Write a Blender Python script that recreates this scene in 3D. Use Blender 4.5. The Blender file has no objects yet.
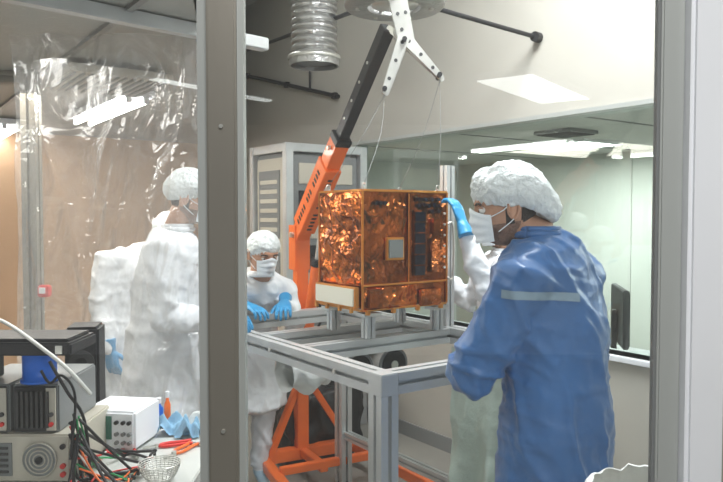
import bpy, bmesh, math, random
from mathutils import Vector, Matrix, noise
from mathutils.bvhtree import BVHTree
R=random.Random(3)
COL=bpy.context.scene.collection
V=Vector
sc=bpy.context.scene
sc.view_settings.view_transform='Standard'
sc.view_settings.look='None'
sc.view_settings.exposure=0.0
# ---------------------------------------------------------------- materials
def mat(name,col,rough=.5,metal=0,bump=0,bscale=20,var=0,vscale=4,emis=0,coat=0,stretch=None,detail=4,bd=.03,sheen=0):
    m=bpy.data.materials.new(name); m.use_nodes=True
    nt=m.node_tree; b=nt.nodes['Principled BSDF']
    b.inputs['Base Color'].default_value=(*col,1)
    b.inputs['Roughness'].default_value=rough
    b.inputs['Metallic'].default_value=metal
    if coat: b.inputs['Coat Weight'].default_value=coat
    if sheen: b.inputs['Sheen Weight'].default_value=sheen
    if emis:
        b.inputs['Emission Color'].default_value=(*col,1)
        b.inputs['Emission Strength'].default_value=emis
    if bump or var:
        tc=nt.nodes.new('ShaderNodeTexCoord'); mp=nt.nodes.new('ShaderNodeMapping')
        nt.links.new(tc.outputs['Object'],mp.inputs['Vector'])
        if stretch: mp.inputs['Scale'].default_value=stretch
    if bump:
        n=nt.nodes.new('ShaderNodeTexNoise'); n.inputs['Scale'].default_value=bscale; n.inputs['Detail'].default_value=detail
        nt.links.new(mp.outputs['Vector'],n.inputs['Vector'])
        bp=nt.nodes.new('ShaderNodeBump'); bp.inputs['Strength'].default_value=bump; bp.inputs['Distance'].default_value=bd
        nt.links.new(n.outputs['Fac'],bp.inputs['Height']); nt.links.new(bp.outputs['Normal'],b.inputs['Normal'])
    if var:
        n2=nt.nodes.new('ShaderNodeTexNoise'); n2.inputs['Scale'].default_value=vscale; n2.inputs['Detail'].default_value=5
        nt.links.new(mp.outputs['Vector'],n2.inputs['Vector'])
        cr=nt.nodes.new('ShaderNodeValToRGB')
        cr.color_ramp.elements[0].position=.35; cr.color_ramp.elements[1].position=.65
        cr.color_ramp.elements[0].color=(*[max(0,c*(1-var)) for c in col],1)
        cr.color_ramp.elements[1].color=(*[min(1,c*(1+var)) for c in col],1)
        nt.links.new(n2.outputs['Fac'],cr.inputs['Fac']); nt.links.new(cr.outputs['Color'],b.inputs['Base Color'])
    return m
def foil_mat(name,col,rough,scale,strength):
    m=bpy.data.materials.new(name); m.use_nodes=True; nt=m.node_tree; b=nt.nodes['Principled BSDF']
    b.inputs['Metallic'].default_value=.92; b.inputs['Roughness'].default_value=rough
    tc=nt.nodes.new('ShaderNodeTexCoord')
    n=nt.nodes.new('ShaderNodeTexNoise'); n.inputs['Scale'].default_value=scale*.6; n.inputs['Detail'].default_value=4
    mixv=nt.nodes.new('ShaderNodeVectorMath'); mixv.operation='MULTIPLY_ADD'; mixv.inputs[1].default_value=(.12,.12,.12)
    nt.links.new(tc.outputs['Object'],n.inputs['Vector']); nt.links.new(n.outputs['Color'],mixv.inputs[0]); nt.links.new(tc.outputs['Object'],mixv.inputs[2])
    vo=nt.nodes.new('ShaderNodeTexVoronoi'); vo.inputs['Scale'].default_value=scale; vo.feature='F1'
    nt.links.new(mixv.outputs[0],vo.inputs['Vector'])
    add=nt.nodes.new('ShaderNodeMath'); add.operation='MULTIPLY_ADD'; add.inputs[1].default_value=.9
    nt.links.new(vo.outputs['Distance'],add.inputs[0]); nt.links.new(n.outputs['Fac'],add.inputs[2])
    bp=nt.nodes.new('ShaderNodeBump'); bp.inputs['Strength'].default_value=strength; bp.inputs['Distance'].default_value=.03
    nt.links.new(add.outputs[0],bp.inputs['Height']); nt.links.new(bp.outputs['Normal'],b.inputs['Normal'])
    n2=nt.nodes.new('ShaderNodeTexNoise'); n2.inputs['Scale'].default_value=7; n2.inputs['Detail'].default_value=6; nt.links.new(tc.outputs['Object'],n2.inputs['Vector'])
    cr=nt.nodes.new('ShaderNodeValToRGB'); cr.color_ramp.elements[0].position=.38; cr.color_ramp.elements[1].position=.66
    cr.color_ramp.elements[0].color=(*[c*.42 for c in col],1); cr.color_ramp.elements[1].color=(*[min(1,c*1.35) for c in col],1)
    nt.links.new(n2.outputs['Fac'],cr.inputs['Fac']); nt.links.new(cr.outputs['Color'],b.inputs['Base Color'])
    return m
def sheet_mat(name,tr,gl,df,rough=.08,bump=.0,bscale=12,tint=(1,1,1),edge=.45):
    m=bpy.data.materials.new(name); m.use_nodes=True; nt=m.node_tree; nt.nodes.clear()
    o=nt.nodes.new('ShaderNodeOutputMaterial')
    t=nt.nodes.new('ShaderNodeBsdfTransparent'); t.inputs[0].default_value=(*tint,1)
    g=nt.nodes.new('ShaderNodeBsdfGlossy'); g.inputs['Roughness'].default_value=rough
    mx=nt.nodes.new('ShaderNodeMixShader')
    lw=nt.nodes.new('ShaderNodeLayerWeight'); lw.inputs['Blend'].default_value=.25
    ma=nt.nodes.new('ShaderNodeMath'); ma.operation='MULTIPLY_ADD'; ma.inputs[1].default_value=edge; ma.inputs[2].default_value=gl
    ma.use_clamp=True
    nt.links.new(lw.outputs['Facing'],ma.inputs[0]); nt.links.new(ma.outputs[0],mx.inputs[0])
    nt.links.new(t.outputs[0],mx.inputs[1]); nt.links.new(g.outputs[0],mx.inputs[2])
    last=mx
    if bump:
        tc=nt.nodes.new('ShaderNodeTexCoord')
        n=nt.nodes.new('ShaderNodeTexNoise'); n.inputs['Scale'].default_value=bscale; n.inputs['Detail'].default_value=3; n.inputs['Distortion'].default_value=1.0
        bp=nt.nodes.new('ShaderNodeBump'); bp.inputs['Strength'].default_value=bump; bp.inputs['Distance'].default_value=.05
        nt.links.new(tc.outputs['Object'],n.inputs['Vector']); nt.links.new(n.outputs['Fac'],bp.inputs['Height'])
        nt.links.new(bp.outputs['Normal'],g.inputs['Normal']); nt.links.new(bp.outputs['Normal'],lw.inputs['Normal'])
    if df:
        d=nt.nodes.new('ShaderNodeBsdfTranslucent'); d.inputs[0].default_value=(.9,.9,.88,1)
        d2=nt.nodes.new('ShaderNodeBsdfDiffuse'); d2.inputs[0].default_value=(.9,.9,.88,1)
        a=nt.nodes.new('ShaderNodeMixShader'); nt.links.new(d.outputs[0],a.inputs[1]); nt.links.new(d2.outputs[0],a.inputs[2])
        m2=nt.nodes.new('ShaderNodeMixShader'); m2.inputs[0].default_value=df
        nt.links.new(mx.outputs[0],m2.inputs[1]); nt.links.new(a.outputs[0],m2.inputs[2]); last=m2
    nt.links.new(last.outputs[0],o.inputs[0])
    return m

M={}
M['wall']=mat('wall_paint',(.47,.455,.405),.7,var=.05,vscale=1.5)
M['wallwarm']=mat('wall_warm_lit',(.72,.46,.28),.6,var=.08,vscale=1)  # warm lighting on this wall is put into its base colour
M['white']=mat('white_paint',(.82,.84,.87),.5,var=.02,vscale=3)
M['farwall']=mat('far_room_paint',(.55,.57,.53),.7,var=.04,vscale=1)
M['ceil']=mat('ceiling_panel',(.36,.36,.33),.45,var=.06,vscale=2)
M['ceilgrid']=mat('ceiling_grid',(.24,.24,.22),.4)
M['ceil2']=mat('ceiling_white',(.52,.53,.50),.7)
M['floor']=mat('floor_vinyl',(.27,.26,.23),.35,var=.1,vscale=3)
M['alu']=mat('aluminium_extrusion',(.60,.62,.62),.42,.6,bump=.05,bscale=60,var=.06,vscale=6)
M['steel']=mat('brushed_steel',(.30,.28,.24),.40,.5,bump=.06,bscale=40,var=.06,vscale=2,bd=.004)
M['steelb']=mat('bright_steel',(.66,.66,.62),.36,.8,var=.08)
M['frame']=mat('window_frame_grey',(.44,.46,.44),.4,.2)
M['dark']=mat('dark_seal',(.05,.05,.05),.5)
M['orange']=mat('orange_paint',(.86,.17,.03),.35,var=.08,coat=.3)
M['black']=mat('black_steel',(.018,.018,.02),.4)
M['blackp']=mat('black_plastic',(.014,.014,.016),.5,var=.3,vscale=8)
M['bag']=mat('black_bag',(.010,.010,.012),.4,bump=.3,bscale=9)
M['foil']=foil_mat('kapton_foil',(.56,.155,.035),.16,15,.75)
M['foil2']=foil_mat('kapton_foil_smooth',(.40,.11,.028),.16,8,.50)
M['gold']=mat('gold_tape',(.75,.33,.08),.3,.8,bump=.2,bscale=30)
M['cell']=mat('solar_cell',(.012,.014,.022),.2,.2)
M['cellg']=mat('sensor_glass',(.24,.26,.25),.25,.3)
M['panelw']=mat('white_radiator_panel',(.80,.78,.66),.45)
M['duct']=mat('foil_duct',(.46,.46,.45),.34,.8,bump=.6,bscale=18)
M['blue']=mat('blue_gown_fabric',(.026,.12,.32),.36,bump=.35,bscale=11,var=.12,vscale=4,sheen=.2,bd=.02)
M['glare']=mat('painted_glare',(.22,.31,.38),.4,.2)  # pale colour imitates a window-pane reflection over the gown
M['gown']=mat('white_gown_fabric',(.76,.79,.82),.65,bump=.4,bscale=12,var=.04,vscale=6)
M['gown2']=mat('white_gown_trousers',(.62,.66,.70),.7,bump=.2,bscale=20)
M['cap']=mat('bouffant_cap_fabric',(.74,.79,.79),.7,bump=.6,bscale=42)
M['mask']=mat('mask_fabric',(.78,.84,.88),.7,bump=.1,bscale=60)
M['skin']=mat('skin',(.50,.27,.17),.5,var=.08,vscale=20)
M['hair']=mat('dark_hair',(.035,.024,.018),.7,bump=.5,bscale=120)
M['stubble']=mat('stubble_skin',(.22,.12,.08),.6,bump=.4,bscale=120,var=.2,vscale=40)
M['eye']=mat('eye_white',(.75,.73,.70),.2)
M['iris']=mat('iris',(.03,.015,.01),.2)
M['glove']=mat('nitrile_glove',(.03,.28,.56),.35,bump=.2,bscale=70)
M['shoe']=mat('shoe_cover',(.35,.5,.62),.6,bump=.4,bscale=40)
M['beige']=mat('instrument_beige',(.52,.49,.41),.45)
M['igrey']=mat('instrument_grey',(.20,.21,.21),.45)
M['bench']=mat('bench_top',(.56,.58,.55),.35,var=.05,vscale=5)
M['bluep']=mat('blue_plastic',(.01,.15,.70),.35)
M['red']=mat('red_plastic',(.65,.03,.025),.4)
M['green']=mat('green_plastic',(.03,.35,.12),.4)
M['yellow']=mat('yellow_plastic',(.75,.5,.05),.4)
M['cablew']=mat('white_cable',(.7,.7,.66),.4)
M['cloth']=mat('white_cloth',(.72,.74,.72),.8,bump=.4,bscale=18)
M['clothb']=mat('blue_wipe',(.25,.45,.62),.8,bump=.5,bscale=20)
M['clothg']=mat('pale_green_cover',(.46,.56,.50),.7,bump=.4,bscale=14)
M['lamp2']=mat('fluorescent_tube',(1,.99,.95),.5,emis=20)
M['lampr']=mat('hall_lamp_emitter',(.95,1,.97),.5,emis=6)
M['lamprs']=mat('side_room_lamp',(.97,1,.98),.5,emis=8)
M['screen']=mat('display',(.05,.16,.12),.2)
M['glass']=sheet_mat('glazing',0,.035,0.012,rough=.0,tint=(.97,.98,.98))
M['glass2']=sheet_mat('side_glazing',0,.03,0,rough=.0,tint=(.90,.95,.92))
M['plastic']=sheet_mat('clear_plastic_sheet',0,.09,.18,rough=.11,bump=1.0,bscale=5,edge=.85)

# ---------------------------------------------------------------- mesh builder
def catmull(pts,k=6):
    pts=[V(p) for p in pts]; out=[]
    for i in range(len(pts)-1):
        p0=pts[max(i-1,0)];p1=pts[i];p2=pts[i+1];p3=pts[min(i+2,len(pts)-1)]
        for j in range(k):
            t=j/k
            out.append(.5*((2*p1)+(p2-p0)*t+(2*p0-5*p1+4*p2-p3)*t*t+(3*p1-p0-3*p2+p3)*t**3))
    out.append(pts[-1]); return out
class B:
    def __init__(s,name,mtx=None):
        s.name=name; s.bm=bmesh.new(); s.ml=[]; s.M=mtx or Matrix()
    def mi(s,m):
        m=M[m]
        if m not in s.ml: s.ml.append(m)
        return s.ml.index(m)
    def merge(s,t,m,smooth=False):
        bmesh.ops.recalc_face_normals(t,faces=t.faces)
        i=s.mi(m); mp={}
        for v in t.verts: mp[v]=s.bm.verts.new(v.co)
        for f in t.faces:
            try: g=s.bm.faces.new([mp[v] for v in f.verts])
            except ValueError: continue
            g.material_index=i; g.smooth=smooth
        t.free()
    def box(s,c,size,m,rot=None,bev=0):
        t=bmesh.new(); bmesh.ops.create_cube(t,size=1)
        for v in t.verts: v.co=V((v.co.x*size[0],v.co.y*size[1],v.co.z*size[2]))
        if bev: bmesh.ops.bevel(t,geom=list(t.edges),offset=bev,segments=2,affect='EDGES')
        if rot is not None: bmesh.ops.transform(t,matrix=rot.to_4x4(),verts=t.verts)
        bmesh.ops.translate(t,vec=V(c),verts=t.verts)
        s.merge(t,m,False); return s
    def bx(s,a,b,m,bev=0):
        a=V(a);b=V(b); d=b-a
        return s.box((a+b)/2,(abs(d.x),abs(d.y),abs(d.z)),m,None,bev)
    def frame(s,p0,p1,up=(0,0,1)):
        p0=V(p0);p1=V(p1); z=(p1-p0).normalized(); up=V(up)
        if abs(z.dot(up))>.98: up=V((1,0,0))
        x=up.cross(z).normalized(); y=z.cross(x)
        return Matrix((x,y,z)).transposed(), (p1-p0).length
    def beam(s,p0,p1,w,h,m,bev=.004,up=(0,0,1)):
        rot,L=s.frame(p0,p1,up); return s.box((V(p0)+V(p1))/2,(w,h,L),m,rot,bev)
    def ext(s,p0,p1,w,m='alu'):
        rot,L=s.frame(p0,p1); h=w/2; g=w*.10; d=w*.2; g2=w*.2
        side=[(-h,-h),(-g,-h),(-g,-h+d*.4),(-g2,-h+d*.4),(-g2*.6,-h+d*1.4),(g2*.6,-h+d*1.4),(g2,-h+d*.4),(g,-h+d*.4),(g,-h)]
        pts=[]
        for k in range(4):
            c,sn=[(1,0),(0,1),(-1,0),(0,-1)][k]
            for x,y in side: pts.append((x*c-y*sn,x*sn+y*c))
        t=bmesh.new(); a=[t.verts.new(V(p0)+rot@V((x,y,0))) for x,y in pts]; b=[t.verts.new(V(p0)+rot@V((x,y,L))) for x,y in pts]
        n=len(pts)
        for i in range(n): t.faces.new((a[i],a[(i+1)%n],b[(i+1)%n],b[i]))
        t.faces.new(a[::-1]); t.faces.new(b); s.merge(t,m); return s
    def cyl(s,p0,p1,r0,m,r1=None,n=20,smooth=True):
        r1=r0 if r1 is None else r1; rot,L=s.frame(p0,p1); t=bmesh.new()
        a=[];b=[]
        for i in range(n):
            q=2*math.pi*i/n; d=V((math.cos(q),math.sin(q),0))
            a.append(t.verts.new(V(p0)+rot@(d*r0))); b.append(t.verts.new(V(p0)+rot@(d*r1+V((0,0,L)))))
        for i in range(n): t.faces.new((a[i],a[(i+1)%n],b[(i+1)%n],b[i]))
        t.faces.new(a[::-1]); t.faces.new(b); s.merge(t,m,False)
        return s
    def tube(s,pts,r,m,n=8,k=6):
        pp=catmull(pts,k) if k>1 else [V(p) for p in pts]
        t=bmesh.new(); loft_path(t,[(p,r) for p in pp],n,False); s.merge(t,m,True); return s
    def sph(s,c,r,m,n=16,rot=None):
        t=bmesh.new(); bmesh.ops.create_uvsphere(t,u_segments=n*2,v_segments=n,radius=1)
        for v in t.verts:
            p=V((v.co.x*r[0],v.co.y*r[1],v.co.z*r[2])); v.co=(rot@p if rot is not None else p)+V(c)
        s.merge(t,m,True); return s
    def lathe(s,prof,c,m,n=32,axis=None,smooth=True):
        t=bmesh.new(); rings=[]
        for r,z in prof: rings.append([t.verts.new(V(c)+((axis@V((r*math.cos(2*math.pi*i/n),r*math.sin(2*math.pi*i/n),z))) if axis is not None else V((r*math.cos(2*math.pi*i/n),r*math.sin(2*math.pi*i/n),z)))) for i in range(n)])
        for a,b in zip(rings,rings[1:]):
            for i in range(n): t.faces.new((a[i],a[(i+1)%n],b[(i+1)%n],b[i]))
        s.merge(t,m,smooth); return s
    def poly(s,pts,m,th=None):
        t=bmesh.new(); a=[t.verts.new(V(p)) for p in pts]
        if th is None: t.faces.new(a)
        else:
            b=[t.verts.new(V(p)+V(th)) for p in pts]; n=len(a)
            t.faces.new(a); t.faces.new(b[::-1])
            for i in range(n): t.faces.new((a[i],b[i],b[(i+1)%n],a[(i+1)%n]))
        s.merge(t,m); return s
    def grid(s,fn,nu,nv,m):
        t=bmesh.new(); g=[[t.verts.new(V(fn(i/nu,j/nv))) for i in range(nu+1)] for j in range(nv+1)]
        for j in range(nv):
            for i in range(nu): t.faces.new((g[j][i],g[j][i+1],g[j+1][i+1],g[j+1][i]))
        s.merge(t,m,True); return s
    def done(s,parent=None):
        me=bpy.data.meshes.new(s.name); s.bm.to_mesh(me); s.bm.free()
        for m in s.ml: me.materials.append(m)
        o=bpy.data.objects.new(s.name,me); COL.objects.link(o)
        if parent: o.parent=parent
        else: o.matrix_world=s.M
        return o
def loft_path(bm,pr,n=14,caps=True):
    pr=[(V(p),r) for p,r in pr]
    if caps:
        t0=(pr[1][0]-pr[0][0]).normalized(); t1=(pr[-1][0]-pr[-2][0]).normalized()
        p,r=pr[0]; q,u=pr[-1]
        pr=[(p-t0*r*.75,r*.45),(p-t0*r*.45,r*.82)]+pr+[(q+t1*u*.45,u*.82),(q+t1*u*.75,u*.45)]
    rings=[]; nrm=None
    for i,(p,r) in enumerate(pr):
        t=(pr[min(i+1,len(pr)-1)][0]-pr[max(i-1,0)][0])
        t=t.normalized() if t.length>1e-9 else V((0,0,1))
        if nrm is None:
            a=V((0,0,1)) if abs(t.z)<.9 else V((1,0,0)); nrm=t.cross(a).normalized()
        nrm=(nrm-t*nrm.dot(t)).normalized(); b=t.cross(nrm)
        rings.append([bm.verts.new(p+nrm*math.cos(2*math.pi*k/n)*r+b*math.sin(2*math.pi*k/n)*r) for k in range(n)])
    for a,b in zip(rings,rings[1:]):
        for i in range(n): bm.faces.new((a[i],a[(i+1)%n],b[(i+1)%n],b[i]))
    bm.faces.new(rings[0][::-1]); bm.faces.new(rings[-1])
def loft_rings(bm,rs,n=24):
    rings=[[bm.verts.new(c+a*math.cos(2*math.pi*k/n)+b*math.sin(2*math.pi*k/n)) for k in range(n)] for c,a,b in rs]
    for a,b in zip(rings,rings[1:]):
        for i in range(n): bm.faces.new((a[i],a[(i+1)%n],b[(i+1)%n],b[i]))
    bm.faces.new(rings[0][::-1]); bm.faces.new(rings[-1])
def remesh(bm,vox,name,parent,mats,smooth=4,disp=None,fm=None):
    bmesh.ops.recalc_face_normals(bm,faces=bm.faces)
    me=bpy.data.meshes.new('tmp'); bm.to_mesh(me); bm.free()
    o=bpy.data.objects.new('tmp',me); COL.objects.link(o)
    md=o.modifiers.new('r','REMESH'); md.mode='VOXEL'; md.voxel_size=vox
    sm=o.modifiers.new('s','SMOOTH'); sm.factor=.5; sm.iterations=smooth
    dg=bpy.context.evaluated_depsgraph_get(); dg.update()
    nm=bpy.data.meshes.new_from_object(o.evaluated_get(dg))
    bpy.data.objects.remove(o); nm.name=name
    if disp:
        ns=[v.normal.copy() for v in nm.vertices]
        for v,n in zip(nm.vertices,ns): v.co=v.co+n*disp(v.co)
    nm.materials.clear()
    for m in mats: nm.materials.append(M[m])
    for p in nm.polygons:
        p.use_smooth=True
        p.material_index=fm(p.center) if fm else 0
    r=bpy.data.objects.new(name,nm); COL.objects.link(r); r.parent=parent
    return r
def empty(name,loc):
    e=bpy.data.objects.new(name,None); e.empty_display_size=.1; COL.objects.link(e); e.location=(0,0,0); return e

# ---------------------------------------------------------------- people
def headpt(d):
    a,b,c=.096,.075,.118
    x,y,z=d
    p=V((a*x,b*y,c*z))
    if p.z<0:
        k=(-p.z/c)
        p.y*=1-.28*k**1.5
        if p.x<0: p.x*=1-.35*k
        else: p.x+=.010*k
    def gs(y0,z0,sy,sz): return math.exp(-((p.y-y0)/sy)**2-((p.z-z0)/sz)**2)
    if p.x>0:
        dx=0
        dx+=.024*gs(0,-.032,.013,.016)+.012*gs(0,-.010,.010,.022)
        dx-=.010*(gs(.033,.004,.017,.012)+gs(-.033,.004,.017,.012))
        dx+=.005*gs(0,.028,.05,.010)
        dx+=.007*gs(0,-.066,.022,.007)-.003*gs(0,-.060,.02,.003)
        dx+=.008*gs(0,-.10,.022,.014)
        p.x+=dx
    return p
def head(parent,c,fwd,neckb,cap=(.116,.098,.098),capc=(-.014,0,.034),tilt=17,beard=True,mask=True,flop=0):
    f=V(fwd).normalized(); up=V((0,0,1)); l=up.cross(f).normalized(); u=f.cross(l)
    rot=Matrix((f,l,u)).transposed(); c=V(c)
    W=lambda p: c+rot@V(p)
    hb=B('head')
    t=bmesh.new(); nu,nv=72,56; rings=[]
    for j in range(nv+1):
        th=math.pi*(j+.02)/(nv+.04); 
        rings.append([t.verts.new(headpt((math.sin(th)*math.cos(2*math.pi*i/nu),math.sin(th)*math.sin(2*math.pi*i/nu),math.cos(th)))) for i in range(nu)])
    for a,b in zip(rings,rings[1:]):
        for i in range(nu): t.faces.new((a[i],a[(i+1)%nu],b[(i+1)%nu],b[i]))
    t.faces.new(rings[0]); t.faces.new(rings[-1][::-1])
    bmesh.ops.recalc_face_normals(t,faces=t.faces)
    i0=hb.mi('skin'); i1=hb.mi('hair'); i2=hb.mi('stubble')
    mp={v:hb.bm.verts.new(W(v.co)) for v in t.verts}
    for fc in t.faces:
        g=hb.bm.faces.new([mp[v] for v in fc.verts]); g.smooth=True
        q=fc.calc_center_median(); k=i0
        if q.z>.055 or (q.x<-.03 and q.z>-.06+.2*(q.x+.09)): k=i1
        if beard and q.z<-.045 and q.x>-.025: k=i2
        if beard and abs(q.y)>.05 and -.05<q.z<.03 and -.005<q.x<.016: k=i1
        g.material_index=k
    t.free()
    t=bmesh.new(); nb=V(neckb)
    loft_path(t,[(nb-(c-nb).normalized()*.02,.060),(nb.lerp(W((-.02,0,-.06)),.5),.054),(W((-.018,0,-.05)),.054)],18,False); hb.merge(t,'skin',True)
    for s in (1,-1):
        hb.sph(W((.079,.032*s,.003)),(.0125,.0125,.0125),'eye',8)
        hb.sph(W((.0885,.032*s,.002)),(.005,.005,.005),'iris',6)
        hb.tube([W((.084,.052*s,.020)),W((.093,.036*s,.026)),W((.096,.016*s,.022))],.0035,'hair',6,4)
        hb.tube([W((.080,.046*s,.009)),W((.090,.033*s,.013)),W((.086,.018*s,.006))],.003,'skin',6,4)
        hb.sph(W((-.005,.076*s,-.008)),(.019,.007,.031),'skin',10,rot)
        hb.tube([W((.008,.081*s,-.02)),W((.006,.084*s,.012)),W((-.010,.086*s,.022)),W((-.024,.085*s,.008)),W((-.018,.083*s,-.02)),W((-.004,.08*s,-.037))],.0045,'skin',6,4)
        if mask:
            hb.tube([W((.060,.062*s,-.020)),W((.02,.079*s,-.004)),W((-.005,.088*s,.018)),W((-.026,.084*s,-.004)),W((-.005,.081*s,-.035)),W((.045,.060*s,-.068))],.0018,'mask',5,4)
    hb.tube([W((.100,.026,-.064)),W((.107,0,-.063)),W((.100,-.026,-.064))],.0035,'skin',6,4)
    hb.done(parent)
    if mask:
        mb=B('face_mask')
        def fn(a,b):
            az=math.radians(-56+112*a)
            k=math.exp(-(az/.5)**2)
            zt=-.096+.100*b-.022*abs(math.sin(az))*b+.014*k*b*b
            tgt=.106+.012*math.exp(-((b-.62)/.35)**2)
            hx,hy=.101*math.cos(az),.071*math.sin(az)*(1-.28*(max(0,-zt)/.118)**1.5)
            p=V((hx*(1-k)+tgt*math.cos(az)*k+.004,hy*1.06,zt))
            p.x+=.0022*math.sin(b*math.pi*7)*(1-abs(2*a-1)**3)
            return W(p)
        mb.grid(fn,36,32,'mask'); mb.done(parent)
    cb=B('bouffant_cap')
    ct=Matrix.Rotation(math.radians(-tilt),3,'Y'); a,b2,c2=cap
    t=bmesh.new(); nu,nv=84,34; rings=[]; TM=math.pi*.66
    for j in range(nv+1):
        th=.02+TM*j/nv; rg=[]
        for i in range(nu):
            ph=2*math.pi*i/nu
            e=max(0,(j/nv-.55)/.45)
            k=1-.10*e**2
            p=V((a*math.sin(th)*math.cos(ph),b2*math.sin(th)*math.sin(ph),c2*math.cos(th)))*k
            if p.x<0: p.z-=flop*(p.x/a)**2; p.x*=1+flop
            w=.0022*math.sin(ph*28+2*math.sin(th*4+ph))*(.2+e*1.2)+.008*noise.noise(p*17+c)+.006*(.4-abs(noise.noise(p*38+c)))+.003*noise.noise(p*70)
            p*=1+w/.1
            rg.append(t.verts.new(W(V(capc)+ct@p)))
        rings.append(rg)
    p0=[]
    for i in range(nu):
        ph=2*math.pi*i/nu; th=.02+TM
        p=V((a*math.sin(th)*math.cos(ph),b2*math.sin(th)*math.sin(ph),c2*math.cos(th)))*.78
        p0.append(t.verts.new(W(V(capc)+ct@(p+V((0,0,-.004))))))
    rings.append(p0)
    for x,y in zip(rings,rings[1:]):
        for i in range(nu): t.faces.new((x[i],x[(i+1)%nu],y[(i+1)%nu],y[i]))
    t.faces.new(rings[0]); cb.merge(t,'cap',True); cb.done(parent)
def hand(parent,name,wr,fd,back,ts,curl=(25,30,20),m='glove',spread=4):
    X=V(fd).normalized(); Z=V(back); Z=(Z-X*Z.dot(X)).normalized(); Y=Z.cross(X)
    rot=Matrix((X,Y,Z)).transposed(); wr=V(wr); W=lambda p: wr+rot@V(p)
    bm=bmesh.new()
    rs=[(-.07,.040,.036),(-.02,.033,.027),(0,.029,.021),(.03,.038,.018),(.06,.043,.0165),(.085,.041,.0135),(.094,.034,.009)]
    loft_rings(bm,[(W((x,0,0)),rot@V((0,a,0)),rot@V((0,0,b))) for x,a,b in rs],20)
    for i,(y,L) in enumerate(((.032,.074),(.011,.082),(-.0115,.076),(-.033,.060))):
        p=V((.078,y*ts,0)); ang=0; pts=[(W(p),.0105)]
        sp=math.radians(spread*(1.5-i))*ts
        for k,(fr,c) in enumerate(zip((.45,.30,.25),curl)):
            ang+=math.radians(c*(1+.08*i)); l=L*fr+(.012 if k==0 else 0)
            p=p+V((math.cos(ang)*math.cos(sp),math.sin(sp)*math.cos(ang),-math.sin(ang)))*l
            pts.append((W(p),(.0094,.0088,.0076)[k]))
        loft_path(bm,pts,10)
    p=V((.012,.020*ts,-.006)); pts=[(W(p),.014)]
    for d,l,r in (((.62,.72*ts,-.28),.042,.0125),((.85,.42*ts,-.32),.032,.0105),((.93,.15*ts,-.34),.026,.0085)):
        p=p+V(d).normalized()*l; pts.append((W(p),r))
    loft_path(bm,pts,10)
    remesh(bm,.004,name,parent,[m],2)
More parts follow.
